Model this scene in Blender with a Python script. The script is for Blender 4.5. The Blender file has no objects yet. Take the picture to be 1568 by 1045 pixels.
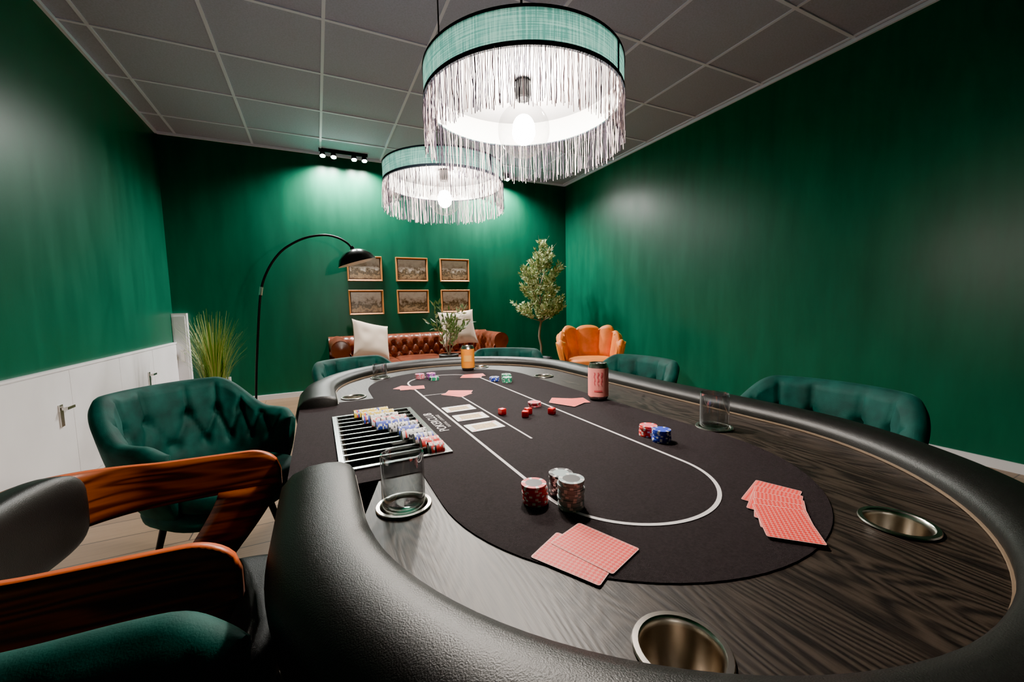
import bpy, bmesh, math, random
from mathutils import Vector, Matrix, noise
from mathutils.geometry import tessellate_polygon
random.seed(7)
D=bpy.data; SC=bpy.context.scene
pi=math.pi; rad=math.radians
XL,XR,YB,YF,ZC=-1.42,3.70,5.57,-1.9,2.976
FZ=0.75
try: SC.view_settings.look='AgX - Punchy'
except Exception as e: print(e)
# ------------------------------------------------------------ materials
def newmat(name):
    m=D.materials.new(name); m.use_nodes=True
    return m,m.node_tree,m.node_tree.nodes['Principled BSDF']
def N(nt,t,**kw):
    n=nt.nodes.new(t)
    for k,v in kw.items():
        if k in n.inputs: n.inputs[k].default_value=v
        else: setattr(n,k,v)
    return n
def L(nt,a,ao,b,bi): nt.links.new(a.outputs[ao],b.inputs[bi])
def mat(name,col,rough=.5,metal=0,bump=None,var=None,sheen=0,spec=None,coat=0,coords='Object',emit=0):
    m,nt,b=newmat(name)
    b.inputs['Base Color'].default_value=(*col,1); b.inputs['Roughness'].default_value=rough; b.inputs['Metallic'].default_value=metal
    if spec is not None: b.inputs['Specular IOR Level'].default_value=spec
    if sheen:
        b.inputs['Sheen Weight'].default_value=sheen; b.inputs['Sheen Roughness'].default_value=.35
        b.inputs['Sheen Tint'].default_value=(min(1,col[0]*4+.10),min(1,col[1]*4+.18),min(1,col[2]*4+.16),1)
    if coat: b.inputs['Coat Weight'].default_value=coat
    if emit:
        b.inputs['Emission Color'].default_value=(*col,1); b.inputs['Emission Strength'].default_value=emit
    tc=N(nt,'ShaderNodeTexCoord')
    if bump:
        sc,st=bump; nz=N(nt,'ShaderNodeTexNoise',Scale=sc,Detail=4.0); L(nt,tc,coords,nz,'Vector')
        bp=N(nt,'ShaderNodeBump',Strength=st,Distance=.002); L(nt,nz,'Fac',bp,'Height'); L(nt,bp,'Normal',b,'Normal')
    if var:
        sc,amt=var; nz=N(nt,'ShaderNodeTexNoise',Scale=sc,Detail=5.0); L(nt,tc,coords,nz,'Vector')
        cr=N(nt,'ShaderNodeValToRGB'); e=cr.color_ramp.elements
        e[0].position=.3; e[1].position=.7
        e[0].color=(*[c*(1-amt) for c in col],1); e[1].color=(*[min(1,c*(1+amt)) for c in col],1)
        L(nt,nz,'Fac',cr,'Fac'); L(nt,cr,'Color',b,'Base Color')
    return m
def woodmat(name,c0,c1,scale=(1,1,1),rough=.4,dist=6,wscale=3,bump=.3,coords='Object',fine=60):
    m,nt,b=newmat(name); b.inputs['Roughness'].default_value=rough
    tc=N(nt,'ShaderNodeTexCoord'); mp=N(nt,'ShaderNodeMapping'); mp.inputs['Scale'].default_value=scale
    L(nt,tc,coords,mp,'Vector')
    w=N(nt,'ShaderNodeTexWave',Scale=wscale,Distortion=dist,Detail=4.0); w.inputs['Detail Scale'].default_value=1.2
    L(nt,mp,'Vector',w,'Vector')
    nz=N(nt,'ShaderNodeTexNoise',Scale=fine,Detail=4.0); L(nt,mp,'Vector',nz,'Vector')
    mx=N(nt,'ShaderNodeMath',operation='MULTIPLY'); L(nt,w,'Fac',mx,0); L(nt,nz,'Fac',mx,1)
    cr=N(nt,'ShaderNodeValToRGB'); e=cr.color_ramp.elements; e[0].position=.1; e[1].position=.55
    e[0].color=(*c0,1); e[1].color=(*c1,1)
    L(nt,mx,'Value',cr,'Fac'); L(nt,cr,'Color',b,'Base Color')
    if bump:
        bp=N(nt,'ShaderNodeBump',Strength=bump,Distance=.001); L(nt,mx,'Value',bp,'Height'); L(nt,bp,'Normal',b,'Normal')
    return m
def walnutmat():
    m,nt,b=newmat('walnut_plywood'); tc=N(nt,'ShaderNodeTexCoord')
    mp=N(nt,'ShaderNodeMapping'); mp.inputs['Scale'].default_value=(1.6,1.6,13); mp.inputs['Rotation'].default_value=(.05,.08,0); L(nt,tc,'Object',mp,'Vector')
    n0=N(nt,'ShaderNodeTexNoise',Scale=1.3,Detail=2.0,Roughness=.5); L(nt,mp,'Vector',n0,'Vector')
    k=N(nt,'ShaderNodeMath',operation='MULTIPLY'); k.inputs[1].default_value=60.0; L(nt,n0,'Fac',k,0)
    s=N(nt,'ShaderNodeMath',operation='SINE'); L(nt,k,0,s,0)
    s2=N(nt,'ShaderNodeMath',operation='MULTIPLY_ADD'); s2.inputs[1].default_value=.28; s2.inputs[2].default_value=.30; L(nt,s,0,s2,0)
    mp2=N(nt,'ShaderNodeMapping'); mp2.inputs['Scale'].default_value=(6,6,160); L(nt,tc,'Object',mp2,'Vector')
    nz=N(nt,'ShaderNodeTexNoise',Scale=1.0,Detail=3.0); L(nt,mp2,'Vector',nz,'Vector')
    h=N(nt,'ShaderNodeMath',operation='MULTIPLY_ADD'); h.inputs[1].default_value=.5; L(nt,nz,'Fac',h,0); L(nt,s2,0,h,2)
    cr=N(nt,'ShaderNodeValToRGB'); e=cr.color_ramp.elements; e[0].position=.15; e[1].position=.85; e[0].color=(.050,.012,.006,1); e[1].color=(.34,.083,.024,1)
    L(nt,h,0,cr,'Fac'); L(nt,cr,'Color',b,'Base Color'); b.inputs['Roughness'].default_value=.28; return m
def thinglass(name,tint=(.95,.97,.97),base=.06,top=.75):
    m=D.materials.new(name); m.use_nodes=True; nt=m.node_tree; nt.nodes.clear()
    o=N(nt,'ShaderNodeOutputMaterial'); t=N(nt,'ShaderNodeBsdfTransparent'); t.inputs['Color'].default_value=(*tint,1)
    g=N(nt,'ShaderNodeBsdfGlossy',Roughness=.03); lw=N(nt,'ShaderNodeLayerWeight',Blend=.35)
    mr=N(nt,'ShaderNodeMapRange'); mr.inputs['To Min'].default_value=base; mr.inputs['To Max'].default_value=top
    L(nt,lw,'Facing',mr,'Value'); mx=N(nt,'ShaderNodeMixShader'); L(nt,mr,'Result',mx,'Fac'); L(nt,t,0,mx,1); L(nt,g,0,mx,2); L(nt,mx,0,o,0)
    return m
def emis(name,col,s):
    m=D.materials.new(name); m.use_nodes=True; nt=m.node_tree; nt.nodes.clear()
    o=N(nt,'ShaderNodeOutputMaterial'); e=N(nt,'ShaderNodeEmission',Strength=s); e.inputs['Color'].default_value=(*col,1); L(nt,e,0,o,0); return m
def translucent(name,col,fac=.5):
    m=D.materials.new(name); m.use_nodes=True; nt=m.node_tree; nt.nodes.clear()
    o=N(nt,'ShaderNodeOutputMaterial'); d=N(nt,'ShaderNodeBsdfDiffuse'); t=N(nt,'ShaderNodeBsdfTranslucent')
    d.inputs['Color'].default_value=(*col,1); t.inputs['Color'].default_value=(*col,1)
    mx=N(nt,'ShaderNodeMixShader',Fac=fac); L(nt,d,0,mx,1); L(nt,t,0,mx,2); L(nt,mx,0,o,0); return m

def wallmat():
    m,nt,b=newmat('green_wall_paint')
    tc=N(nt,'ShaderNodeTexCoord'); mp=N(nt,'ShaderNodeMapping'); mp.inputs['Scale'].default_value=(3.0,3.0,.6)
    L(nt,tc,'Object',mp,'Vector'); nz=N(nt,'ShaderNodeTexNoise',Scale=1.8,Detail=7.0,Roughness=.6); L(nt,mp,'Vector',nz,'Vector')
    cr=N(nt,'ShaderNodeValToRGB'); e=cr.color_ramp.elements; e[0].position=.3;e[1].position=.75
    e[0].color=(.001,.070,.036,1); e[1].color=(.0015,.108,.056,1); L(nt,nz,'Fac',cr,'Fac'); L(nt,cr,'Color',b,'Base Color')
    mr=N(nt,'ShaderNodeMapRange'); mr.inputs['To Min'].default_value=.31; mr.inputs['To Max'].default_value=.43
    L(nt,nz,'Fac',mr,'Value'); L(nt,mr,'Result',b,'Roughness'); b.inputs['Specular IOR Level'].default_value=.38
    n2=N(nt,'ShaderNodeTexNoise',Scale=180.0,Detail=3.0); L(nt,tc,'Object',n2,'Vector')
    bp=N(nt,'ShaderNodeBump',Strength=.15,Distance=.001); L(nt,n2,'Fac',bp,'Height'); L(nt,bp,'Normal',b,'Normal')
    return m
def floormat():
    m,nt,b=newmat('oak_plank_floor'); tc=N(nt,'ShaderNodeTexCoord')
    br=N(nt,'ShaderNodeTexBrick',Scale=1.0); br.inputs['Brick Width'].default_value=1.2; br.inputs['Row Height'].default_value=.19
    br.inputs['Mortar Size'].default_value=.003; br.inputs['Color1'].default_value=(.38,.24,.14,1); br.inputs['Color2'].default_value=(.30,.185,.11,1); br.inputs['Mortar'].default_value=(.06,.04,.03,1)
    L(nt,tc,'Object',br,'Vector')
    mp=N(nt,'ShaderNodeMapping'); mp.inputs['Scale'].default_value=(2,30,1); L(nt,tc,'Object',mp,'Vector')
    nz=N(nt,'ShaderNodeTexNoise',Scale=2.0,Detail=6.0); L(nt,mp,'Vector',nz,'Vector')
    cr=N(nt,'ShaderNodeValToRGB'); e=cr.color_ramp.elements; e[0].color=(.45,.45,.45,1); e[1].color=(1,1,1,1); L(nt,nz,'Fac',cr,'Fac')
    mx=N(nt,'ShaderNodeMix',data_type='RGBA',blend_type='MULTIPLY'); mx.inputs[0].default_value=.8
    L(nt,br,'Color',mx,6); L(nt,cr,'Color',mx,7); L(nt,mx,2,b,'Base Color'); b.inputs['Roughness'].default_value=.4
    return m
def tablewood():
    m,nt,b=newmat('black_oak_top'); tc=N(nt,'ShaderNodeTexCoord')
    mp=N(nt,'ShaderNodeMapping'); mp.inputs['Scale'].default_value=(9,1.6,1); mp.inputs['Rotation'].default_value=(0,0,.10); L(nt,tc,'Object',mp,'Vector')
    n0=N(nt,'ShaderNodeTexNoise',Scale=1.0,Detail=2.5,Roughness=.45); L(nt,mp,'Vector',n0,'Vector')
    k=N(nt,'ShaderNodeMath',operation='MULTIPLY'); k.inputs[1].default_value=170.0; L(nt,n0,'Fac',k,0)
    s=N(nt,'ShaderNodeMath',operation='SINE'); L(nt,k,0,s,0)
    s2=N(nt,'ShaderNodeMath',operation='MULTIPLY_ADD'); s2.inputs[1].default_value=.15; s2.inputs[2].default_value=.2; L(nt,s,0,s2,0)
    mp2=N(nt,'ShaderNodeMapping'); mp2.inputs['Scale'].default_value=(330,20,1); mp2.inputs['Rotation'].default_value=(0,0,.10); L(nt,tc,'Object',mp2,'Vector')
    nz=N(nt,'ShaderNodeTexNoise',Scale=1.0,Detail=3.0); L(nt,mp2,'Vector',nz,'Vector')
    h=N(nt,'ShaderNodeMath',operation='MULTIPLY'); h.inputs[1].default_value=.7; L(nt,nz,'Fac',h,0)
    mx=N(nt,'ShaderNodeMath',operation='ADD'); L(nt,s2,0,mx,0); L(nt,h,0,mx,1)
    cr=N(nt,'ShaderNodeValToRGB'); e=cr.color_ramp.elements; e[0].position=.36; e[1].position=.75; e[0].color=(.006,.005,.005,1); e[1].color=(.040,.030,.024,1)
    L(nt,mx,0,cr,'Fac'); L(nt,cr,'Color',b,'Base Color'); b.inputs['Roughness'].default_value=.44; b.inputs['Specular IOR Level'].default_value=.33
    bp=N(nt,'ShaderNodeBump',Strength=.6,Distance=.0005); L(nt,mx,0,bp,'Height'); L(nt,bp,'Normal',b,'Normal'); return m
GREEN=wallmat(); FLOOR=floormat()
CEIL=mat('ceiling_tile_mineral',(.40,.42,.58),.8,bump=(160,.4),var=(90,.10))
TBAR=mat('painted_ceiling_grid',(.78,.80,1.0),.5)
WHITE=mat('white_lacquer',(.80,.78,.79),.4,var=(3,.06))
BLACKM=mat('black_metal',(.008,.008,.008),.35,.6)
STEEL=mat('brushed_steel',(.62,.58,.53),.24,1.0)
CHROME=mat('chrome',(.8,.8,.8),.1,1)
LEATHER=mat('black_leather',(.008,.008,.008),.38,bump=(650,.28),spec=.4)
PIPING=mat('tan_piping',(.20,.14,.09),.5)
BLKWOOD=tablewood()
FELT=mat('black_felt',(.0125,.009,.0105),.9,bump=(900,.5),var=(260,.4),spec=.15)
LINE=mat('white_print',(.66,.62,.62),.7)
VELVET=mat('green_velvet',(.0015,.045,.036),.72,sheen=.30,var=(14,.45),bump=(400,.2),spec=.25)
ORANGE=mat('orange_velvet',(.85,.20,.006),.6,sheen=.3,var=(9,.2))
WALNUT=walnutmat()
PLYEDGE=mat('plywood_edge',(.55,.10,.02),.35)
BROWN=mat('brown_leather',(.14,.034,.015),.30,bump=(90,.3),var=(6,.35))
CUSH=mat('cream_linen',(.72,.58,.46),.9,bump=(300,.5))
GLASS=thinglass('clear_glass',(.90,.92,.92),base=.05,top=.95)
# ------------------------------------------------------------ mesh builder
class MB:
    def __init__(s): s.v=[];s.f=[];s.m=[];s.uv=[]
    def add(s,vs,fs,mi=0,M=None,uvs=None):
        o=len(s.v)
        s.v+= [tuple(M@Vector(p)) for p in vs] if M is not None else [tuple(p) for p in vs]
        for k,f in enumerate(fs):
            s.f.append([i+o for i in f]); s.m.append(mi if isinstance(mi,int) else mi[k])
            s.uv.append(uvs[k] if uvs else None)
    def box(s,c,d,mi=0,M=None):
        x,y,z=[q/2 for q in d]; cx,cy,cz=c
        vs=[(cx+i*x,cy+j*y,cz+k*z) for i in(-1,1) for j in(-1,1) for k in(-1,1)]
        s.add(vs,[(0,1,3,2),(4,6,7,5),(0,4,5,1),(2,3,7,6),(0,2,6,4),(1,5,7,3)],mi,M)
    def tube(s,pts,r,n=8,mi=0,cap=True,M=None):
        pts=[Vector(p) for p in pts]; k=len(pts); rs=r if isinstance(r,(list,tuple)) else [r]*k
        vs=[];fs=[]; ref=None
        for i,p in enumerate(pts):
            t=(pts[min(i+1,k-1)]-pts[max(i-1,0)]).normalized()
            if ref is None:
                ref=Vector((0,0,1)) if abs(t.z)<.9 else Vector((1,0,0))
            a=(ref-t*ref.dot(t)).normalized(); ref=a; b=t.cross(a)
            for j in range(n):
                q=2*pi*j/n; vs.append(p+(a*math.cos(q)+b*math.sin(q))*rs[i])
        for i in range(k-1):
            for j in range(n):
                fs.append((i*n+j,i*n+(j+1)%n,(i+1)*n+(j+1)%n,(i+1)*n+j))
        if cap: fs.append(list(range(n))[::-1]); fs.append([(k-1)*n+j for j in range(n)])
        s.add(vs,fs,mi,M)
    def lathe(s,prof,n=32,mi=0,c=(0,0,0),M=None):
        vs=[];fs=[];ms=[]; k=len(prof)
        for (r,z) in prof:
            for j in range(n):
                q=2*pi*j/n; vs.append((c[0]+max(r,1e-5)*math.cos(q),c[1]+max(r,1e-5)*math.sin(q),c[2]+z))
        for i in range(k-1):
            for j in range(n):
                fs.append((i*n+j,i*n+(j+1)%n,(i+1)*n+(j+1)%n,(i+1)*n+j)); ms.append(mi if isinstance(mi,int) else mi[i])
        s.add(vs,fs,ms,M)
    def sell(s,c,d,e1=.4,e2=.4,mi=0,nu=32,nv=16,M=None,fn=None):
        sp=lambda w,e: math.copysign(abs(w)**e,w)
        vs=[];fs=[]
        for i in range(nv+1):
            ph=-pi/2+pi*i/nv; 
            for j in range(nu):
                th=2*pi*j/nu
                p=Vector((c[0]+d[0]*sp(math.cos(ph),e1)*sp(math.cos(th),e2),c[1]+d[1]*sp(math.cos(ph),e1)*sp(math.sin(th),e2),c[2]+d[2]*sp(math.sin(ph),e1)))
                if fn: p=fn(p)
                vs.append(p)
        for i in range(nv):
            for j in range(nu): fs.append((i*nu+j,i*nu+(j+1)%nu,(i+1)*nu+(j+1)%nu,(i+1)*nu+j))
        s.add(vs,fs,mi,M)
    def grid(s,rows,mi=0,cyc=False,M=None,capends=False):
        nr=len(rows); nc=len(rows[0]); vs=[p for r in rows for p in r]; fs=[]
        for i in range(nr-1):
            for j in range(nc if cyc else nc-1):
                fs.append((i*nc+j,i*nc+(j+1)%nc,(i+1)*nc+(j+1)%nc,(i+1)*nc+j))
        if capends: fs.append(list(range(nc))[::-1]); fs.append([(nr-1)*nc+j for j in range(nc)])
        s.add(vs,fs,mi,M)
    def poly(s,loops,z,mi=0,thick=0,mi_side=None):
        al=[Vector((x,y,z)) for l in loops for (x,y) in l]
        tr=tessellate_polygon([[Vector((x,y,0)) for (x,y) in l] for l in loops])
        fs=[]
        for t in tr:
            a,b,c=[al[i] for i in t]
            fs.append(tuple(t) if (b-a).cross(c-a).z>0 else tuple(t)[::-1])
        s.add(al,fs,mi)
        if thick:
            for l in loops:
                n=len(l); vs=[(x,y,z) for x,y in l]+[(x,y,z-thick) for x,y in l]
                s.add(vs,[(i,i+n,(i+1)%n+n,(i+1)%n) for i in range(n)],mi if mi_side is None else mi_side)
    def obj(s,name,mats,parent=None,loc=(0,0,0),rotz=0,smooth=True,ang=42):
        me=D.meshes.new(name); me.from_pydata(s.v,[],s.f)
        for m in mats: me.materials.append(m)
        me.polygons.foreach_set('material_index',s.m)
        if any(u for u in s.uv):
            ul=me.uv_layers.new(name='UVMap')
            for p,u in zip(me.polygons,s.uv):
                if u:
                    for li,w in zip(p.loop_indices,u): ul.data[li].uv=w
        me.update()
        if smooth:
            me.shade_smooth(); me.set_sharp_from_angle(angle=rad(ang))
        o=D.objects.new(name,me); SC.collection.objects.link(o); o.location=loc; o.rotation_euler=(0,0,rotz)
        if parent: o.parent=parent
        return o
def empty(name,loc=(0,0,0),rotz=0):
    o=D.objects.new(name,None); o.location=loc; o.rotation_euler=(0,0,rotz); o.empty_display_size=.1; SC.collection.objects.link(o); return o
def fixn(o):
    bm=bmesh.new(); bm.from_mesh(o.data); bmesh.ops.recalc_face_normals(bm,faces=bm.faces); bm.to_mesh(o.data); bm.free()
# ------------------------------------------------------------ room shell
def slab(name,c,d,m):
    b=MB(); b.box(c,d); return b.obj(name,[m],smooth=False)
T=.12; cx,cy=(XL+XR)/2,(YB+YF)/2; W,Dp=XR-XL,YB-YF
slab('floor',(cx,cy,-T/2),(W+2*T,Dp+2*T,T),FLOOR)
slab('ceiling',(cx,cy,ZC+T/2),(W+2*T,Dp+2*T,T),CEIL)
slab('wall_back',(cx,YB+T/2,ZC/2),(W+2*T,T,ZC),GREEN)
slab('wall_front',(cx,YF-T/2,ZC/2),(W+2*T,T,ZC),GREEN)
slab('wall_right',(XR+T/2,cy,ZC/2),(T,Dp,ZC),GREEN)
slab('wall_left',(XL-T/2,cy,ZC/2),(T,Dp,ZC),GREEN)
b=MB()
x=-1.25
while x<XR: b.box((x,cy,ZC-.003),(.022,Dp,.008)); x+=.70
y=5.10
while y>YF: b.box((cx,y,ZC-.0035),(W,.022,.008)); y-=.68
b.obj('ceiling_grid_trim',[TBAR],smooth=False)
def trim(name,p0,p1,z0,z1,t,m,side):
    b=MB(); c=((p0[0]+p1[0])/2,(p0[1]+p1[1])/2,(z0+z1)/2)
    if p0[0]==p1[0]: b.box((c[0]+side*t/2,c[1],c[2]),(t,abs(p1[1]-p0[1]),z1-z0))
    else: b.box((c[0],c[1]+side*t/2,c[2]),(abs(p1[0]-p0[0]),t,z1-z0))
    return b.obj(name,[m],smooth=False)
for nm,p0,p1,s in(('right',(XR,YF),(XR,YB),-1),('back',(-1.28,YB),(XR-.02,YB),-1),('front',(XL+.06,YF),(XR-.02,YF),1)):
    trim('baseboard_'+nm,p0,p1,0,.06,.014,WHITE,s)
for i,(p0,p1,s) in enumerate((((XR,YF),(XR,YB),-1),((XL,YB),(XR,YB),-1),((XL,YF),(XL,YB),1))):
    trim('trim_%d'%(i+1),p0,p1,ZC-.028,ZC-.002,.022,TBAR,s)
b=MB(); WT=.735; LEN=YB-.07-YF-.02; yc_=(YB-.07+YF+.02)/2
b.box((XL+.012,yc_,WT/2),(.024,LEN,WT)); b.box((XL+.016,yc_,WT+.006),(.032,LEN,.014))
yy=YB-.10; k=0
while yy>YF+.8:
    b.box((XL+.027,yy-.3465,WT/2+.012),(.006,.689,WT-.04))
    if k%2==1:
        hy=yy-.14 
        b.box((XL+.034,hy,.475),(.008,.035,.13),1); b.box((XL+.048,hy,.515),(.026,.016,.016),1); b.box((XL+.062,hy+.035,.515),(.010,.085,.016),1)
    yy-=.695; k+=1
b.obj('white_wall_cupboard',[WHITE,STEEL],smooth=False)
b=MB(); b.box(((XL-1.285)/2+.001,YB-.031,.53),(.131,.06,1.06)); b.box((-1.352,YB-.064,.53),(.10,.008,1.0))
b.box((-1.345,YB-.072,.60),(.03,.008,.13),1); b.box((-1.345,YB-.086,.64),(.016,.026,.016),1); b.box((-1.325,YB-.10,.64),(.07,.010,.016),1)
b.obj('door_1',[WHITE,STEEL],smooth=False)
b=MB(); b.box((-.98,YB-.006,.27),(.085,.012,.085)); b.box((-.98,YB-.014,.27),(.05,.006,.05),1)
b.obj('wall_socket',[WHITE,mat('socket_grey',(.3,.3,.3),.5)],smooth=False)
# ------------------------------------------------------------ poker table
CX,Y0,Y1,R=.53,.60,1.58,.485
def stad(cx,y0,y1,r,n=40):
    p=[(cx+r*math.cos(pi+pi*i/n),y0+r*math.sin(pi+pi*i/n)) for i in range(n+1)]
    p+=[(cx+r*math.cos(pi*i/n),y1+r*math.sin(pi*i/n)) for i in range(n+1)]
    return p
def circ(x,y,r,n=36): return [(x+r*math.cos(2*pi*i/n),y+r*math.sin(2*pi*i/n)) for i in range(n)]
CUPS=[(.106,.622),(.275,.236),(.70,.245),(.865,.655),(.875,1.50),(.10,1.50),(.24,1.87),(.74,1.91)]
CR=.037
table=empty('poker_table',(0,0,0))
TR=[(.032,.813),(.233,.813),(.233,1.227),(.032,1.227)]
b=MB()
b.poly([stad(CX,Y0,Y1,R+.004)]+[circ(x,y,CR) for x,y in CUPS]+[TR[::-1]],FZ,0)
b.obj('racetrack_top',[BLKWOOD],table,smooth=False)
fr=.335; fx=.495
felt=[(-.066,.74),(fx-fr,.74)]+[(fx+fr*math.cos(pi+pi*i/40),.595+fr*math.sin(pi+pi*i/40)) for i in range(41)]+[(fx+fr*math.cos(pi*i/40),1.585+fr*math.sin(pi*i/40)) for i in range(41)]+[(fx-fr,1.44),(-.066,1.44)]
b=MB(); b.poly([felt,TR[::-1]],FZ+.0018,0,.002)
b.obj('felt',[FELT],table,smooth=False)
st=[]
def addst(c,n): st.append((c,n))
for i in range(7): addst((CX,.775-(.775-Y0)*i/6),(-1,0))
for i in range(1,61): q=pi+pi*i/60; addst((CX,Y0),(math.cos(q),math.sin(q)))
for i in range(1,13): addst((CX,Y0+(Y1-Y0)*i/12),(1,0))
for i in range(1,61): q=pi*i/60; addst((CX,Y1),(math.cos(q),math.sin(q)))
for i in range(1,7): addst((CX,Y1-(Y1-1.405)*i/6),(-1,0))
prof=[(.000,.752),(.000,.766),(.006,.776),(.022,.784),(.045,.787),(.074,.785),(.100,.775),(.117,.757),(.124,.730),(.120,.695),(.104,.668),(.080,.656),(.0,.656)]
def railrows(sts,prof): return [[(c[0]+n[0]*(R+d),c[1]+n[1]*(R+d),z) for d,z in prof] for c,n in sts]
b=MB(); rows=railrows(st,prof)
def endrow(row,dy,f):
    cxm=sum(p[0] for p in row)/len(row); czm=.725
    return [(cxm+(p[0]-cxm)*f,p[1]+dy,czm+(p[2]-czm)*f) for p in row]
rows=[endrow(rows[0],.012,.90),endrow(rows[0],.008,.97)]+rows+[endrow(rows[-1],-.008,.97),endrow(rows[-1],-.012,.90)]
b.grid(rows,0,cyc=True,capends=True)
o=b.obj('leather_rail',[LEATHER],table,ang=60); fixn(o)
b=MB(); b.grid(railrows(st,[(-.0025,.751),(-.0025,.7545),(.002,.7545)]),0)
o=b.obj('rail_inner_strip',[PIPING],table)
b=MB()
b.grid(railrows(st,[(.07,.664),(.06,.61),(-.05,.60),(-.2,.60)]),0)
b.poly([stad(CX,Y0,Y1,R+.03)],.60,0)
b.box((-.045,1.09,.705),(.042,.70,.088),0)
b.box((.1,1.09,.655),(.32,.62,.012),0)
for yy in(.62,1.56):
    b.sell((CX,yy,.30),(.07,.20,.31),.15,.2,0); b.sell((CX,yy,.03),(.32,.06,.03),.3,.3,0)
b.box((CX,1.09,.12),(.04,.9,.08),0)
o=b.obj('table_body',[mat('black_laminate',(.012,.012,.013),.5)],table)
b=MB()
for x,y in CUPS:
    b.lathe([(CR+.006,.0022),(CR+.005,.004),(CR,.0042),(CR-.002,.002),(CR-.003,-.004),(CR-.003,-.074),(CR-.008,-.080),(0,-.080)],40,[0,0,0,0,1,1,1],(x,y,FZ))
b.obj('cup_holders',[STEEL,mat('steel_cup_shaded',(.55,.50,.44),.22,1.0)],table)  # inner steel coloured darker than the rim, painting in the cup's depth shade
b=MB()
def stripe(pts,w,z,closed=False):
    k=len(pts); l=[];r=[]
    for i in range(k):
        p=Vector(pts[i]); a=Vector(pts[(i-1)%k] if closed or i>0 else pts[i]); c=Vector(pts[(i+1)%k] if closed or i<k-1 else pts[i])
        t=(c-a).normalized(); n=Vector((-t.y,t.x)); l.append((p.x+n.x*w/2,p.y+n.y*w/2,z)); r.append((p.x-n.x*w/2,p.y-n.y*w/2,z))
    fs=[(i,(i+1)%k,(i+1)%k+k,i+k) for i in range(k if closed else k-1)]
    b.add(l+r,fs,0)
LZ=FZ+.0026
stripe(stad(.470,.535,1.62,.153),.0065,LZ,True)
stripe([(.432,.80),(.432,1.385),(.317,1.385)],.005,LZ)
b.obj('betting_line',[LINE],table,smooth=False)
def text(s,loc,size,rz,m,parent):
    c=D.curves.new(s,'FONT'); c.body=s; c.size=size; c.extrude=.0002; c.align_x='CENTER'; c.align_y='CENTER'
    o=D.objects.new('printed_lettering',c); SC.collection.objects.link(o); c.materials.append(m)
    bpy.context.view_layer.update()
    me=D.meshes.new_from_object(o.evaluated_get(bpy.context.evaluated_depsgraph_get())); o2=D.objects.new('printed_lettering',me); SC.collection.objects.link(o2)
    o2.location=loc; o2.rotation_euler=(0,0,rz); o2.parent=parent; D.objects.remove(o)
text('POKERCLUB',(.272,1.05,LZ),.034,pi/2,LINE,table)
text('R O Y A L   L O U N G E',(.293,1.05,LZ),.012,pi/2,LINE,table)
def chip(b,c,r=.0198,h=.0033,mb_=0,ms=1,ml=2,rot=0,axis='z',n=24):
    vs=[];fs=[];ms_=[]
    for z in(-h/2,h/2):
        for rr in (r,r*.68):
            for i in range(n):
                q=2*pi*i/n; vs.append((rr*math.cos(q),rr*math.sin(q),z))
    sp=lambda i: ms if (i%4==0) else mb_
    for i in range(n):
        j=(i+1)%n
        fs.append((i,j,2*n+j,2*n+i)); ms_.append(sp(i))
        fs.append((2*n+i,2*n+j,3*n+j,3*n+i)); ms_.append(sp(i))
        fs.append((j,i,n+i,n+j)); ms_.append(sp(i))
    fs.append([3*n+i for i in range(n)]); ms_.append(ml)
    fs.append([n+i for i in range(n)][::-1]); ms_.append(ml)
    M=Matrix.Translation(c)
    if axis=='x': M=M@Matrix.Rotation(pi/2,4,'Y')
    M=M@Matrix.Rotation(rot,4,'Z')
    b.add(vs,fs,ms_,M)
def cm(n,c): return mat('chip_'+n,c,.45)
CW=cm('white',(.84,.81,.79)); CRD=cm('red',(.80,.06,.06)); CBL=cm('blue',(.03,.06,.48)); CBK=cm('black',(.04,.04,.045)); CGY=cm('grey',(.34,.43,.44)); CYL=cm('yellow',(.85,.62,.05)); CGR=cm('green',(.03,.38,.2)); CPU=cm('purple',(.36,.06,.42)); CPK=cm('pink',(.85,.18,.24))
b=MB(); x0,x1,y0_,y1_=.022,.243,.803,1.237; zz=FZ+.0055
b.poly([[(x0,y0_),(x1,y0_),(x1,y1_),(x0,y1_)],TR[::-1]],zz,0,.004)
ns=11; pt=(1.227-.813)/ns; rr=pt/2-.0016
for i in range(ns):
    yc=.813+pt*(i+.5)
    rows=[]
    for k in range(9):
        q=pi+pi*k/8; rows.append([(.032,yc+rr*math.cos(q),FZ+.003+rr*math.sin(q)),(.233,yc+rr*math.cos(q),FZ+.003+rr*math.sin(q))])
    b.grid(rows,1)
    if i>0: b.box((.1325,.813+pt*i,FZ+.003),(.201,.0055,.006),0)
b.box((.0335,1.02,FZ-.008),(.003,.414,.026),1); b.box((.2315,1.02,FZ-.008),(.003,.414,.026),1)
cmap=[(3,2),(3,2),(2,4),(2,5),(4,2),(2,5),(4,2),(2,3),(2,5),(6,2),(6,2)]
cnt=[9,11,12,16,14,20,23,25,26,24,26]
sx=[.228,.228,.225,.218,.21,.215,.2,.2,.185,.18,.17]
for i in range(ns):
    yc=.813+pt*(i+.5); xx=sx[i]
    for k in range(cnt[i]):
        mb_,ms=cmap[i]
        if random.random()<.12: mb_=random.choice([2,3,4,5])
        chip(b,(xx-k*.0036,yc,FZ+.0065),rr-.0003 if i%2 else rr-.0008,.0032,mb_,ms,2,random.random()*6,'x',16)
o=b.obj('chip_tray',[mat('tray_steel',(.42,.44,.42),.25,1.0),mat('tray_dark',(.012,.012,.012),.5),CW,CRD,CBL,CBK,CYL],table)
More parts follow.
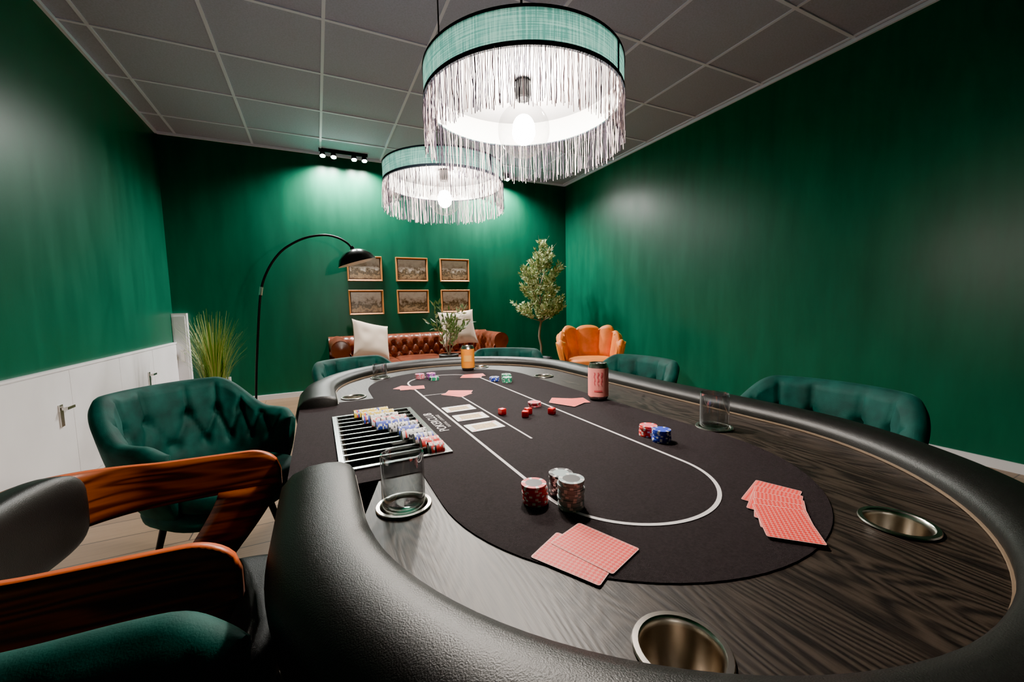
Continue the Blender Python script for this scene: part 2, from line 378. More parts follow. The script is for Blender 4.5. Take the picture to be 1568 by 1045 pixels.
def stack(x,y,n,cols,r=.0198):
    b=MB()
    for k in range(n):
        jx,jy=random.uniform(-.0012,.0012),random.uniform(-.0012,.0012)
        chip(b,(jx,jy,.0017+k*.0034),r,.0032,0,1,2,random.random()*6)
    b.obj('poker_chip_stack',cols,None,(x,y,FZ+.0022),smooth=False)
stack(.2916,.5335,9,[CRD,CW,CBK]); stack(.345,.540,10,[CBK,CW,CGY]); stack(.333,.494,13,[CGY,CW,CBK])
stack(.680,.687,7,[CRD,CW,CPK]); stack(.675,.642,8,[CBL,CW,CBL])
stack(.39,1.744,6,[CPK,CW,CPU]); stack(.4326,1.717,7,[CPU,CW,CPK]); stack(.435,1.672,4,[CGR,CW,CPU])
stack(.645,1.510,5,[CBL,CW,CBK]); stack(.680,1.46,6,[CGR,CW,CGY]); stack(.70,1.51,7,[CGR,CW,CBK]);stack(.585,1.06,4,[CPK,CW,CRD])
for (x,y,r) in((.458,1.022,.3),(.503,.966,.9),(.525,.99,.1),(.5826,.956,.5)):
    b=MB(); h=.009
    b.sell((0,0,h),(h,h,h),.22,.22,0,24,12)
    for fx_,fy_ in((-.35,-.35),(.35,.35),(0,0)): b.lathe([(0,.0003),(.0013,.0002)],10,1,(fx_*h,fy_*h,2*h))
    b.obj('red_die',[mat('red_acrylic',(.85,.02,.025),.2),CW],None,(x,y,FZ+.0022),r)
def cardback():
    m,nt,bb=newmat('card_back_red'); tc=N(nt,'ShaderNodeTexCoord'); mp=N(nt,'ShaderNodeMapping'); mp.inputs['Rotation'].default_value=(0,0,pi/4); mp.inputs['Scale'].default_value=(17,23,1)
    L(nt,tc,'UV',mp,'Vector'); ck=N(nt,'ShaderNodeTexChecker',Scale=1.0); ck.inputs['Color1'].default_value=(.78,.030,.024,1); ck.inputs['Color2'].default_value=(.82,.22,.18,1); L(nt,mp,'Vector',ck,'Vector'); 
    L(nt,ck,'Color',bb,'Base Color'); bb.inputs['Roughness'].default_value=.5; bb.inputs['Specular IOR Level'].default_value=.3; return m
CBACK=cardback(); CEDGE=mat('card_white',(.82,.42,.37),.5); CFW=mat('card_face_white',(.82,.80,.78),.5); CFACE=mat('card_figure',(.45,.30,.12),.5,var=(300,.8),coords='Object')
def cards(lst,face=False):
    b=MB(); x0=sum(c[0] for c in lst)/len(lst); y0=sum(c[1] for c in lst)/len(lst)
    for k,(x,y,a) in enumerate(lst):
        M=Matrix.Translation((x-x0,y-y0,.0005+k*.0007))@Matrix.Rotation(rad(a),4,'Z'); w,h=.0325,.0455
        def rr(w,h,r=.003):
            p=[]
            for (cx_,cy_,q0) in((w-r,h-r,0),(-w+r,h-r,90),(-w+r,-h+r,180),(w-r,-h+r,270)):
                for j in range(4):
                    q=rad(q0+30*j); p.append((cx_+r*math.cos(q),cy_+r*math.sin(q)))
            return p
        o=rr(w,h); n=len(o); b.add([(p[0],p[1],0) for p in o]+[(p[0],p[1],-.0004) for p in o],[list(range(n))]+[(i,i+n,(i+1)%n+n,(i+1)%n) for i in range(n)],1,M)
        q=rr(w-.0010,h-.0010,.002)
        if not face: b.add([(p[0],p[1],.00012) for p in q],[list(range(len(q)))],0,M,[[(p[0]/w/2+.5,p[1]/h/2+.5) for p in q]])
        else:
            b.add([(-.019,-.03,.00012),(.019,-.03,.00012),(.019,.03,.00012),(-.019,.03,.00012)],[(0,1,2,3)],2,M)
            for s in(-1,1): b.add([(s*-.027,s*.030,.00012),(s*-.022,s*.030,.00012),(s*-.022,s*.040,.00012),(s*-.027,s*.040,.00012)],[(0,1,2,3)],3,M)
    b.obj('playing_cards',[CBACK,CFW if face else CEDGE,CFACE,CRD],None,(x0,y0,FZ+.0025),smooth=False)
cards([(.268,.388,28),(.300,.394,20)])
cards([(.630,.372,-70),(.612,.356,-64),(.596,.340,-57),(.578,.325,-51),(.562,.312,-46)])
cards([(.30,1.56,50),(.315,1.545,80)]); cards([(.43,1.35,35),(.445,1.37,60)]); cards([(.60,1.66,60),(.62,1.68,80)]); cards([(.70,1.07,50),(.72,1.05,75),(.69,1.04,25)])
cards([(.372,1.152,90)],True); cards([(.372,1.048,88)],True); cards([(.372,.945,91)],True)
def glass(x,y,h=.098,r=.033):
    b=MB(); b.lathe([(0,0),(r-.003,0),(r-.001,.004),(r,.02),(r,h),(r-.0015,h+.0008),(r-.003,h),(r-.003,.02),(r-.005,.012),(0,.010)],40,0)
    b.obj('drinking_glass',[GLASS],None,(x,y,FZ-.012))
glass(*CUPS[0]); glass(*CUPS[3]); glass(*CUPS[6],h=.075,r=.031)
def can(x,y,m,rz,logo):
    b=MB(); r=.0325; h=.120
    b.lathe([(0,.004),(.022,.003),(.0245,0),(.0265,.001),(r-.001,.010),(r,.014)],40,1)
    b.lathe([(r,.014),(r,h-.015)],40,0)
    b.lathe([(r,h-.015),(r-.001,h-.012),(.0275,h-.003),(.0275,h),(.0265,h),(.025,h-.004),(0,h-.004)],40,1)
    b.sell((.006,0,h-.002),(.010,.006,.001),.5,.8,1,16,6)
    def strip(a0,a1,z0,z1,w,mi=2):
        rows=[]
        for i in range(9):
            t=i/8; a=a0+(a1-a0)*t+.05*math.sin(t*14); z=z0+(z1-z0)*t; ww=w*(1-.5*t)+.01*math.sin(t*23)
            rows.append([((r+.0004)*math.cos(a-ww),(r+.0004)*math.sin(a-ww),z),((r+.0004)*math.cos(a+ww),(r+.0004)*math.sin(a+ww),z)])
        b.grid(rows,mi)
    if logo:
        for a in(-.36,0,.36): strip(a,a*.9,.092,.050,.07)
        rows=[[((r+.0004)*math.cos(-.4+i*.08),(r+.0004)*math.sin(-.4+i*.08),z) for i in range(11)] for z in(.030,.035)]; b.grid(rows,2)
    else:
        rows=[[((r+.0004)*math.cos(-.6+i*.1),(r+.0004)*math.sin(-.6+i*.1),z) for i in range(13)] for z in(.045,.075)]; b.grid(rows,2)
    b.obj('drink_can',[m,STEEL,mat('can_print',(.70,.10,.12) if logo else (.95,.45,.08),.35)],None,(x,y,FZ+.0022),rz)
can(.806,1.033,mat('pink_can_paint',(1.0,.36,.32),.4),math.atan2(-1.03,-.8),True)
can(.651,1.847,mat('orange_can_paint',(.95,.30,.01),.35),math.atan2(-1.8,-.65),False)
# ------------------------------------------------------------ chairs
def ssm(a,b_,x): 
    t=max(0,min(1,(x-a)/(b_-a))); return t*t*(3-2*t)
def shell(b,A=.265,B=.27,PH=118,ztop=.775,zarm=.64,th=.05,petals=0,mi=0,nc=120):
    z0=.40
    sg=lambda w,e: math.copysign(abs(w)**e,w)
    btn=[]
    for rz,off in((.52,0),(.635,.5)):
        for k in range(-4,5): btn.append(((k+off)*.115,rz))
    segs=[]
    for (s,z) in btn:
        if z<.6:
            for (s2,z2) in btn:
                if z2>.6 and abs(s-s2)<.07: segs.append(((s,z),(s2,z2)))
        else: segs.append(((s,z),(s,.80)))
    def segd(p,a,c):
        ax,az=a;bx,bz=c; dx,dz=bx-ax,bz-az; t=max(0,min(1,((p[0]-ax)*dx+(p[1]-az)*dz)/(dx*dx+dz*dz)))
        return math.hypot(p[0]-ax-dx*t,p[1]-az-dz*t)
    cols=[]
    for i in range(nc+1):
        ph=rad(-PH+2*PH*i/nc); u=abs(i/nc*2-1)
        zt=zarm+(ztop-zarm)*(1-ssm(.30,.74,u))-.03*ssm(.85,1,u)
        e=.82; dx,dy=-sg(math.cos(ph),e)*A,sg(math.sin(ph),e)*B
        pt_=0
        if petals:
            w=abs(math.cos(ph*petals/2)); pt_=w**.6; zt+=.05*(pt_-.7)
        ns_=(dx/ A/A, dy/B/B); l=math.hypot(*ns_); nx,ny=ns_[0]/l,ns_[1]/l
        tk=th*(1 if u<.94 else max(.25,math.sqrt(max(0,1-((u-.94)/.06)**2))))
        s=ph*.275; col=[]
        def P(off,z):
            fl=.30*(z-z0)/.37*(1-.5*u)-.12
            return (dx*(1+fl)+nx*off,dy*(1+fl)+ny*off,z)
        ni=24
        for k in range(ni+1):
            z=z0+(zt-tk*.5-z0)*k/ni
            if petals: d=.050*pt_*ssm(0,.3,k/ni)-.025
            else:
                d=.014
                for (bs,bz) in btn:
                    q=math.hypot(s-bs,z-bz)
                    if q<.08: d-=.026*math.exp(-(q/.02)**2)
                ms=min(segd((s,z),a,c) for a,c in segs if abs(a[0]-s)<.13) if any(abs(a[0]-s)<.13 for a,c in segs) else 1
                d-=.011*math.exp(-(ms/.010)**2)
                d*=ssm(0,.12,k/ni)*(1-ssm(.9,1,u))
            col.append(P(-tk/2-d,z))
        for k in range(1,8):
            q=pi*k/8; col.append(P(-tk/2*math.cos(q)-(.004 if petals==0 else 0),zt-tk*.5+tk*.5*math.sin(q)))
        for k in range(9):
            z=zt-tk*.5-(zt-tk*.5-.35)*k/8
            off=tk/2+(.025*pt_ if petals else 0)-.05*(k/8)**3
            col.append(P(off,z))
        cols.append(col)
    b.grid(cols,mi,cyc=True,capends=True)
    return btn
def legs(b,mi,r=.15,ro=.24,z=.36,rt=.014,rb=.008):
    for a in(45,135,225,315):
        q=rad(a); b.tube([(r*math.cos(q),r*math.sin(q),z),(ro*math.cos(q),ro*math.sin(q),0)],[rt,rb],10,mi)
def greenchair(x,y,ang,**kw):
    b=MB(); shell(b,**kw)
    b.sell((.02,0,.355),(.215,.22,.05),.6,.75,0,40,12)
    b.sell((.045,0,.425),(.215,.21,.045),.45,.6,0,48,16)
    legs(b,1)
    o=b.obj('green_velvet_armchair',[VELVET,BLACKM],None,(x,y,0),rad(ang),ang=70); fixn(o); return o
greenchair(1.37,.755,180,ztop=.765); greenchair(1.38,1.66,184,ztop=.76)
greenchair(-.385,1.86,-44)
greenchair(-.235,.27,0,zarm=.728)
greenchair(.27,2.58,-66,ztop=.745); greenchair(1.08,2.42,-128,ztop=.755)
b=MB(); shell(b,A=.30,B=.33,ztop=.80,zarm=.66,petals=11,th=.055,nc=160)
b.sell((.03,0,.36),(.25,.26,.06),.6,.75,0,40,12); b.sell((.05,0,.43),(.23,.24,.05),.45,.6,0,48,16)
legs(b,1)
o=b.obj('orange_scalloped_armchair',[ORANGE,mat('brass_leg',(.6,.4,.15),.3,1)],None,(2.70,3.60,0),rad(-122),ang=70); fixn(o)
def bentchair(x,y,ang):
    root=empty('bentwood_office_chair',(x,y,0),rad(ang))
    hw=.215; bx=-.25; fx_=.17; rc=.16
    def plan(s):
        sg=1 if s>=0 else -1; s=abs(s); l1=hw-rc; l2=rc*pi/2
        if s<l1: return (bx,sg*s)
        if s<l1+l2:
            q=(s-l1)/rc; return (bx+rc-rc*math.cos(q),sg*(l1+rc*math.sin(q)))
        return (bx+rc+(s-l1-l2),sg*hw)
    send=(hw-rc)+rc*pi/2+(fx_-bx-rc)
    b=MB(); n=70; rows=[]
    for i in range(-n,n+1):
        u=i/n; s=send*u; au=abs(u)
        zt=.745-.025*ssm(.15,.6,au); zb=.615+.01*ssm(.3,.8,au)
        if au>.88:
            q=(au-.88)/.12; zt-=.055*(1-math.sqrt(max(0.0,1-q*q)))
        px_,py_=plan(s)
        rows.append([(px_,py_,zb+(zt-zb)*k/6) for k in range(7)])
    b.grid(rows,0)
    for sg in(-1,1):
        rows=[]
        for i in range(13):
            t=i/12; z=.630-.21*t
            sa=send-.002-.15*t**1.2; w=.13-.02*t
            inw=.05*max(0,(t-.6)/.4)**2
            row=[]
            for k in range(6):
                px_,py_=plan(sg*(sa-w*k/5)); row.append((px_,py_-sg*(.001+inw),z))
            rows.append(row)
        b.grid(rows,0)
    o=b.obj('plywood_shell',[WALNUT,PLYEDGE],root)
    md=o.modifiers.new('thick','SOLIDIFY'); md.thickness=.014; md.offset=0; md.material_offset_rim=1
    b=MB()
    def bendpad(p):
        yy=p.y; return Vector((p.x+1.3*yy*yy,p.y,p.z))
    b.sell((bx+.038,0,.675),(.032,.150,.085),.5,.45,0,48,20,fn=bendpad)
    b.sell((-.02,0,.435),(.225,.198,.045),.4,.45,0,48,16)
    b.obj('leather_pads',[LEATHER],root,ang=80)
    b=MB(); b.tube([(0,0,.41),(0,0,.12)],[.03,.03],16,0)
    for a in(45,135,225,315):
        q=rad(a); b.tube([(0,0,.39),(.13*math.cos(q),.13*math.sin(q),.37),(.25*math.cos(q),.25*math.sin(q),0)],[.018,.016,.010],10,0)
    b.obj('legs',[BLACKM],root)
    return root
bentchair(-.285,.935,-3)
# ------------------------------------------------------------ sofa
def sofa(x,y):
    root=empty('chesterfield_sofa',(x,y,0))
    w=2.08; d=.88; b=MB()
    b.box((0,0,.19),(w-.16,d-.12,.20),0)
    for i in(-1,0,1): b.sell((i*.56,-.06,.38),(.285,.33,.075),.35,.3,0,40,12)
    def tuft(s,z,ps=.14):
        m=1e9
        for r_i,zz in enumerate((.45,.53,.61)):
            off=.5 if r_i%2 else 0
            k=round(s/ps-off); q=math.hypot(s-(k+off)*ps,z-zz); m=min(m,q)
        a=((s/ps+(z-.45)/.16)%1.0); c=((s/ps-(z-.45)/.16)%1.0)
        cd=min(min(a,1-a),min(c,1-c))*ps*.7
        return -.028*math.exp(-(m/.022)**2)-.016*math.exp(-(cd/.012)**2)
    prof=[]
    for k in range(20): prof.append((-.10+.02*k/19,.40+.23*k/19,True))
    for k in range(1,14):
        q=pi+ -pi*1.35*k/13; prof.append((.02+.10*math.cos(q),.63+.10*math.sin(q),k<5))
    prof+= [(.08,.30,False),(.08,.12,False)]
    L_=int(w/.012); rows=[]
    for i in range(L_+1):
        s=-w/2+w*i/L_; row=[]
        for (yy,z,tf) in prof:
            dd=tuft(s,z) if tf else 0
            row.append((s,d/2-.12+yy-dd,z-(dd*-.3 if z>.62 else 0)))
        rows.append(row)
    b.grid(rows,0,capends=False)
    for sg in(-1,1):
        rows=[]; n=int(d/.014)
        for i in range(n+1):
            s=-d/2+d*i/n; row=[]
            for (yy,z,tf) in prof:
                dd=tuft(s,z) if tf else 0
                row.append((sg*(w/2-.12+yy-dd),s,z))
            rows.append(row)
        b.grid(rows,0)
        b.lathe([(0,.012),(.03,.012),(.05,.004),(.085,.006),(.10,0),(.10,-.02)],28,0,M=Matrix.Translation((sg*(w/2-.10),-d/2,.63))@Matrix.Rotation(pi/2,4,'X'))
        b.box((sg*(w/2-.11),-d/2+.01,.34),(.15,.03,.46),0)
    for i in(-1,1):
        for j in(-1,1): b.lathe([(.03,0),(.04,.05),(.03,.10)],14,1,(i*(w/2-.15),j*(d/2-.1),0))
    o=b.obj('sofa_body',[BROWN,BLACKM],root,ang=60); fixn(o)
    return root
sf=sofa(1.15,5.07)
def pillow(x,y,z,rx,rz,ry=0):
    b=MB(); n=24; a=.235
    for sd in(-1,1):
        rows=[]
        for i in range(n+1):
            row=[]
            for j in range(n+1):
                u,v=-1+2*i/n,-1+2*j/n
                h=.075*(max(0,1-u**4)*max(0,1-v**4))**.6*(1+.15*noise.noise((u*2,v*2,sd)))
                pn=1-.10*((1-abs(v)**2)*abs(u)**3); pm=1-.10*((1-abs(u)**2)*abs(v)**3)
                row.append((u*a*pn,v*a*pm,sd*h))
            rows.append(row if sd>0 else row[::-1])
        b.grid(rows,0)
    o=b.obj('throw_pillow',[CUSH],None,(x,y,z)); o.rotation_euler=(rad(rx),rad(ry),rad(rz)); return o
pillow(.56,4.97,.69,66,22,14); pillow(1.66,5.05,.79,72,-6,-4)
b=MB(); b.sell((1.15,3.75,.43),(.5,.3,.02),.2,.35,0,48,8)
for i in(-1,1):
    for j in(-1,1): b.tube([(1.15+i*.32,3.75+j*.17,.42),(1.15+i*.38,3.75+j*.22,0)],[.018,.012],10,1)
b.obj('coffee_table',[woodmat('oak_table',(.18,.10,.05),(.40,.25,.13),(2,14,2),.4,4,2),BLACKM])
# ------------------------------------------------------------ paintings
def paintmat(i):
    m,nt,bb=newmat('landscape_print_%d'%i); tc=N(nt,'ShaderNodeTexCoord'); sp=N(nt,'ShaderNodeSeparateXYZ'); L(nt,tc,'UV',sp,0)
    mp=N(nt,'ShaderNodeMapping'); mp.inputs['Location'].default_value=(i*3.7,i*1.3,0); L(nt,tc,'UV',mp,'Vector')
    nz=N(nt,'ShaderNodeTexNoise',Scale=3.6+i%3,Detail=8.0,Roughness=.7); L(nt,mp,'Vector',nz,'Vector')
    a=N(nt,'ShaderNodeMath',operation='MULTIPLY_ADD'); a.inputs[1].default_value=1.2; L(nt,nz,'Fac',a,0)
    s=N(nt,'ShaderNodeMath',operation='MULTIPLY_ADD'); s.inputs[1].default_value=.75; s.inputs[2].default_value=-.42; L(nt,sp,'Y',s,0); L(nt,s,0,a,2)
    cr=N(nt,'ShaderNodeValToRGB'); e=cr.color_ramp.elements; e[0].position=.12; e[0].color=(.12,.07,.04,1); e[1].position=.85; e[1].color=(.72,.66,.58,1)
    k=e.new(.28); k.color=(.36,.24,.13,1); k=e.new(.40); k.color=(.07,.05,.03,1); k=e.new(.50); k.color=(.18,.13,.08,1); k=e.new(.60); k.color=(.50,.42,.34,1)
    L(nt,a,0,cr,'Fac'); L(nt,cr,'Color',bb,'Base Color'); bb.inputs['Roughness'].default_value=.3; return m
GOLD=mat('gilded_frame',(.48,.18,.045),.4,.3,bump=(80,.4))
k=0
for zc in(1.585,1.15):
    for xc in(.592,1.199,1.805):
        b=MB(); w,h=.215,.16; f=.020
        pr=[(0,0),(0,-.018),(.006,-.026),(.014,-.020),(f,-.012),(f,-.006)]
        rows=[]
        for cxn,czn in((-1,-1),(1,-1),(1,1),(-1,1),(-1,-1)):
            rows.append([(cxn*(w-o_),yv,czn*(h-o_)) for o_,yv in pr])
        b.grid(rows,0)
        b.add([(-w+f,-.007,-h+f),(w-f,-.007,-h+f),(w-f,-.007,h-f),(-w+f,-.007,h-f)],[(0,1,2,3)],2)
        g=f+.010
        b.add([(-w+g,-.008,-h+g),(w-g,-.008,-h+g),(w-g,-.008,h-g),(-w+g,-.008,h-g)],[(0,1,2,3)],1,None,[[(0,0),(1.3,0),(1.3,1),(0,1)]])
        b.obj('framed_painting',[GOLD,paintmat(k),mat('frame_inner',(.05,.03,.02),.5)],None,(xc,YB-.001,zc),smooth=False); k+=1
# ------------------------------------------------------------ arc floor lamp
root=empty('arc_floor_lamp',(-.60,4.62,0))
b=MB(); b.lathe([(0,.03),(.15,.03),(.16,.024),(.16,0)],40,0)
ctrl=[(0,0,.03),(.03,0,.45),(.07,0,.85),(.12,0,1.25),(.19,0,1.46),(.30,0,1.63),(.42,0,1.73),(.56,0,1.80),(.72,0,1.83),(.84,0,1.81),(.93,0,1.76),(.98,0,1.70)]
def catm(P,n=6):
    P=[Vector(p) for p in P]; out=[]
    for i in range(len(P)-1):
        p0=P[max(i-1,0)];p1=P[i];p2=P[i+1];p3=P[min(i+2,len(P)-1)]
        for k in range(n):
            t=k/n; out.append(.5*((2*p1)+(p2-p0)*t+(2*p0-5*p1+4*p2-p3)*t*t+(3*p1-p0-3*p2+p3)*t**3))
    out.append(P[-1]); return out
b.tube(catm(ctrl),.011,10,0)
b.tube([(.115,0,1.22),(.128,0,1.30)],.017,12,1)
b.obj('pole',[BLACKM,CHROME],root)
b=MB(); pr=[(.02,.0),(.06,-.008),(.12,-.035),(.172,-.085),(.20,-.15)]
Mx=Matrix.Translation((.98,0,1.70))@Matrix.Rotation(rad(-16),4,'Y')
b.lathe(pr,40,0,M=Mx); b.lathe([(.0,-.004),(.058,-.012),(.118,-.039),(.169,-.088),(.198,-.15)],40,1,M=Mx)
b.lathe([(.0,.03),(.018,.028),(.025,0)],20,0,M=Mx); b.sell((0,0,-.09),(.03,.03,.04),1,1,2,16,10,M=Mx)
b.obj('dome_shade',[mat('black_gloss',(.01,.01,.01),.15),mat('shade_inner',(.8,.75,.7),.3,.4),mat('opal_bulb',(.9,.9,.85),.3)],root)
# ------------------------------------------------------------ plants
def leaf(b,p,d,l,w,mi):
    d=d.normalized(); s=d.cross(Vector((random.uniform(-1,1),random.uniform(-1,1),random.uniform(-.3,1))))
    if s.length<.01: s=Vector((1,0,0))
    s.normalize(); n=s.cross(d)
    b.add([p,p+d*l*.45+s*w+n*w*.3,p+d*l,p+d*l*.45-s*w+n*w*.3],[(0,1,2),(0,2,3)],mi)
def branchy(b,p,d,ln,r,depth,tips,spread=.55,up=.15):
    pts=[p]; n=5
    for i in range(n):
        d=(d+Vector((random.uniform(-1,1),random.uniform(-1,1),random.uniform(-1,1)))*.14+Vector((0,0,up*.3))).normalized(); p=p+d*ln/n; pts.append(p)
        if depth<=1: tips.append((p,d))
    b.tube(pts,[r*(1-.5*i/n) for i in range(n+1)],6,0)
    if depth>0:
        for k in range(4 if depth>1 else 3):
            q=random.choice(pts[2:]); dd=(d+Vector((random.uniform(-1,1),random.uniform(-1,1),random.uniform(-.5,.8)))*spread*1.6).normalized()
            branchy(b,q,dd,ln*.66,r*.5,depth-1,tips,spread,up)
BARK=mat('olive_bark',(.20,.15,.10),.8,bump=(60,.6)); LF1=mat('olive_leaf',(.12,.20,.06),.5,var=(6,.3)); LF2=mat('olive_leaf_pale',(.46,.50,.24),.5); POT=mat('dark_planter',(.03,.03,.032),.5); SOIL=mat('soil',(.03,.02,.012),.9,bump=(60,1))
random.seed(11)
b=MB(); tips=[]
b.lathe([(0,0),(.13,0),(.155,.02),(.17,.30),(.165,.31),(.155,.30),(.15,.27),(0,.27)],36,[3]*6+[4])
b.tube(catm([(0,0,.26),(.015,0,.45),(-.01,.01,.62),(.01,0,.80)]),[.017]*19,10,0)
top=Vector((.01,0,.78))
for k in range(9):
    q=k*2.4; branchy(b,top+Vector((0,0,.07*k)),Vector((math.cos(q)*.6,math.sin(q)*.6,.75)),.30,.008,2,tips)
for k in range(5):
    q=k*1.3; branchy(b,top+Vector((0,0,.05)),Vector((math.cos(q)*.9,math.sin(q)*.9,.25)),.26,.007,2,tips)
b.tube([top,top+Vector((0,0,.4)),top+Vector((.03,0,.8))],[.013,.009,.004],8,0)
branchy(b,top+Vector((0,0,.65)),Vector((0,0,1)),.32,.006,2,tips)
for (p,d) in tips:
    h=(p.z-.72)/1.25
    rmax=.42*math.sin(max(.05,min(1,h*.93+.07))*pi)**.7
    if math.hypot(p.x,p.y)>rmax+.02 or p.z>1.97: continue
    for k in range(6):
        leaf(b,p+Vector([random.uniform(-.02,.02) for _ in range(3)]),d+Vector([random.uniform(-1,1) for _ in range(3)])*.9,random.uniform(.04,.065),.010,random.choice([1,2,2]))
b.obj('potted_olive_tree',[BARK,LF1,LF2,POT,SOIL],None,(2.87,5.0,0))
b=MB(); tips=[]
b.lathe([(0,0),(.07,0),(.085,.02),(.095,.16),(.088,.165),(.08,.14),(0,.14)],30,[3]*5+[4])
for k in range(6):
    q=k*2.4; branchy(b,Vector((0,0,.14)),Vector((math.cos(q)*.35,math.sin(q)*.35,1)),random.uniform(.24,.36),.005,1,tips,.45)
for (p,d) in tips:
    if p.z<.22: continue
    for k in range(2): leaf(b,p,d+Vector([random.uniform(-1,1) for _ in range(3)])*.9,random.uniform(.05,.08),.011,random.choice([1,1,1,2]))
b.obj('potted_olive_plant',[BARK,LF1,LF2,POT,SOIL],None,(1.12,3.72,.45))
b=MB()
b.lathe([(0,0),(.12,0),(.14,.02),(.15,.24),(.142,.245),(.13,.21),(0,.21)],32,[2]*5+[3])
for k in range(420):
    q=random.uniform(0,2*pi); r0=random.uniform(0,.09); le=random.uniform(.50,.92); out=random.uniform(.02,.27)*(1.0 if random.random()<.85 else 1.4)
    base=Vector((r0*math.cos(q),r0*math.sin(q),.2)); dr=Vector((math.cos(q),math.sin(q),0)); s=Vector((-math.sin(q),math.cos(q),0)); w=random.uniform(.003,.006)
    L1=[];R1=[]; n=6
    for i in range(n+1):
        t=i/n; p=base+Vector((0,0,le*t*(1-.18*out/.3*t*t)))+dr*out*t*t; ww=w*(1-t*.85)
        L1.append(p+s*ww); R1.append(p-s*ww)
    b.grid([[a,c] for a,c in zip(L1,R1)],random.choice([0,0,1]))
b.obj('potted_grass_plant',[mat('grass_blade',(.12,.24,.03),.5),mat('grass_blade_dry',(.36,.38,.10),.5),POT,SOIL],None,(-.90,4.60,0))
# ------------------------------------------------------------ pendant lamps
def linen():
    m=D.materials.new('woven_green_linen'); m.use_nodes=True; nt=m.node_tree; nt.nodes.clear(); tc=N(nt,'ShaderNodeTexCoord')
    cs=[]
    for sc in((6,6,260),(170,170,8)):
        mp=N(nt,'ShaderNodeMapping'); mp.inputs['Scale'].default_value=sc; L(nt,tc,'Object',mp,'Vector'); nz=N(nt,'ShaderNodeTexNoise',Scale=1.5,Detail=2.0); L(nt,mp,'Vector',nz,'Vector'); cs.append(nz)
    a=N(nt,'ShaderNodeMath',operation='ADD'); L(nt,cs[0],'Fac',a,0); L(nt,cs[1],'Fac',a,1)
    cr=N(nt,'ShaderNodeValToRGB'); e=cr.color_ramp.elements; e[0].position=.42; e[1].position=.60; e[0].color=(.05,.21,.19,1); e[1].color=(.27,.55,.50,1)
    s=N(nt,'ShaderNodeMath',operation='MULTIPLY'); s.inputs[1].default_value=.5; L(nt,a,0,s,0); L(nt,s,0,cr,'Fac')
    o=N(nt,'ShaderNodeOutputMaterial'); d=N(nt,'ShaderNodeBsdfDiffuse'); t=N(nt,'ShaderNodeBsdfTranslucent'); mx=N(nt,'ShaderNodeMixShader',Fac=.4)
    L(nt,cr,'Color',d,'Color'); L(nt,cr,'Color',t,'Color'); L(nt,d,0,mx,1); L(nt,t,0,mx,2); L(nt,mx,0,o,0)
    return m
LINEN=linen(); TRIMB=mat('dark_ribbon',(.012,.02,.035),.8); LINER=translucent('white_shade_liner',(.88,.87,.85),.30); DIFF=translucent('white_top_diffuser',(.92,.91,.92),.55)
FR1=translucent('fringe_thread',(.58,.50,.50),.35); FR2=translucent('fringe_thread_dark',(.05,.04,.055),.2)
BULBCORE=emis('bulb_glow',(1.0,.90,.79),2600); BULBG=thinglass('bulb_glass',(.97,.97,.97),.02,.4)
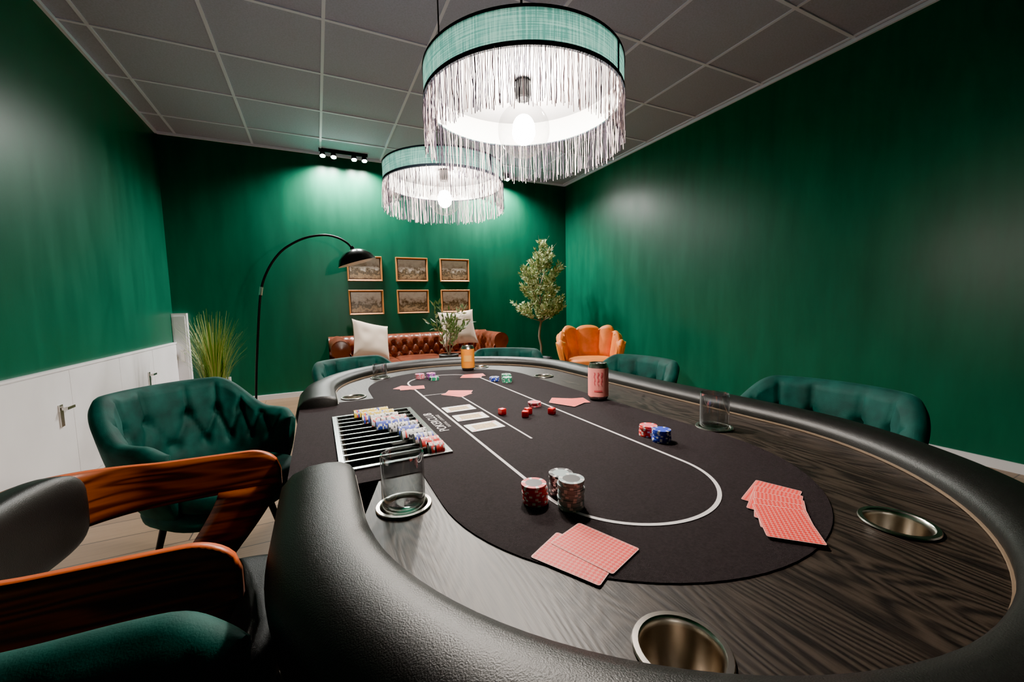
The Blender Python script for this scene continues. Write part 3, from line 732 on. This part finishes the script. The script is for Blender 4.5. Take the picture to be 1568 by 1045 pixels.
def pendant(x,y,zb=1.595):
    root=empty('fringed_pendant_lamp',(x,y,zb))
    Rr=.262; hb=.074
    b=MB(); b.lathe([(Rr,0),(Rr,hb)],96,0); b.lathe([(Rr-.004,hb),(Rr-.004,0)],96,2)
    b.lathe([(Rr-.004,hb),(Rr,hb)],96,1)
    b.lathe([(Rr+.0025,-.004),(Rr+.0025,.006)],96,1); b.lathe([(Rr+.0025,hb-.005),(Rr+.0025,hb+.002),(Rr-.004,hb+.002)],96,1)
    b.lathe([(Rr-.004,-.004),(Rr+.0025,-.004)],96,1)
    q0=rad(-62); 
    rows=[[((Rr+.002)*math.cos(q0+i*.012),(Rr+.002)*math.sin(q0+i*.012),z) for i in range(5)] for z in(.004,hb-.004)]; b.grid(rows,1)
    b.lathe([(Rr-.004,hb-.006),(.02,hb-.006)],64,3)
    b.obj('shade',[LINEN,TRIMB,LINER,DIFF],root,ang=30)
    b=MB(); n=400
    for i in range(n):
        q=2*pi*(i+random.uniform(-.4,.4))/n; le=.117+random.uniform(-.010,.008); r0=Rr-random.uniform(-.002,.006); pts=[]; dq=0; dr=0
        for k in range(9):
            t=k/8; dq+=random.uniform(-.0050,.0050)*(1 if k else 0); dr+=random.uniform(-.0016,.0016)
            pts.append(((r0+dr)*math.cos(q+dq),(r0+dr)*math.sin(q+dq),-le*t))
        b.tube(pts,.00098,4,0 if random.random()<.55 else 1,cap=False)
    b.obj('fringe',[FR1,FR2],root)
    b=MB(); zc=-.062; rb=.070
    pr=[(.014,rb+.045),(.018,rb+.02)]+[(rb*math.sin(a),rb*math.cos(a)) for a in [rad(v) for v in range(22,181,8)]]
    b.lathe(pr,40,0,(0,0,zc))
    b.lathe([(0,.085),(.019,.085),(.021,.07),(.021,.05),(.018,.04),(0,.04)],24,1,(0,0,zc+.040))
    b.obj('bulb_globe',[BULBG,BLACKM],root)
    b=MB(); b.sell((0,0,zc+.005),(.030,.030,.036),1,1,0,20,12); b.obj('bulb_filament',[BULBCORE],root)
    b=MB(); b.tube([(0,0,zc+.125),(0,0,ZC-zb-.02)],.0035,8,0)
    b.lathe([(0,ZC-zb),(.05,ZC-zb),(.05,ZC-zb-.022),(0,ZC-zb-.03)],28,0)
    for a in(0,120,240): b.tube([(0,0,hb-.001),( (Rr-.006)*math.cos(rad(a)),(Rr-.006)*math.sin(rad(a)),hb-.001)],.002,6,0)
    b.obj('cord',[BLACKM],root)
pendant(.533,1.00); pendant(.546,1.79,1.605)
# ------------------------------------------------------------ track spots
SPOTE=emis('spot_face',(1,.95,.88),500)
def track(xs,x0,x1,y=5.42,e=230):
    root=empty('spotlight_track',((x0+x1)/2,y,ZC)); xc=(x0+x1)/2
    b=MB(); b.box((0,0,-.014),(x1-x0,.045,.028),0)
    for x in xs:
        dx=x-xc; ax=Vector((0,-.45,-1)).normalized()
        M=Matrix.Translation((dx,0,-.055))@ax.to_track_quat('Z','Y').to_matrix().to_4x4()
        b.tube([(dx,0,-.02),(dx,0,-.055)],.008,8,0)
        b.lathe([(0,-.025),(.024,-.025),(.030,.0),(.032,.035),(.029,.037)],24,0,M=M)
        b.lathe([(.029,.035),(0,.035)],24,1,M=M)
    b.obj('spot_bar',[BLACKM,SPOTE],root)
    for x in xs:
        l=D.lights.new('spot_beam','SPOT'); l.energy=e; l.spot_size=rad(158); l.spot_blend=.8; l.shadow_soft_size=.035; l.color=(1,.97,.92)
        o=D.objects.new('spot_beam',l); SC.collection.objects.link(o); o.parent=root; o.location=(x-xc,-.015,-.115)
        o.rotation_euler=Vector((0,-.08,-1)).to_track_quat('-Z','Y').to_euler()
track((.17,.29,.52,.64),.13,.68); track((2.12,2.24,2.48,2.60),2.08,2.66)
w=D.worlds.new('World'); SC.world=w; w.use_nodes=True; w.node_tree.nodes['Background'].inputs[0].default_value=(.02,.025,.03,1); w.node_tree.nodes['Background'].inputs[1].default_value=.3
# camera
cam=D.cameras.new('camera'); co=D.objects.new('camera',cam); SC.collection.objects.link(co)
cam.sensor_width=36; cam.lens=614/1568*36; cam.clip_start=.02
f=Vector((.4337,.8970,-.0871)).normalized(); r=Vector((.8992,-.4368,-.0223)); r=(r-f*r.dot(f)).normalized(); u=r.cross(f)
co.matrix_world=Matrix(((r.x,u.x,-f.x,0),(r.y,u.y,-f.y,0),(r.z,u.z,-f.z,1.06),(0,0,0,1)))
SC.camera=co
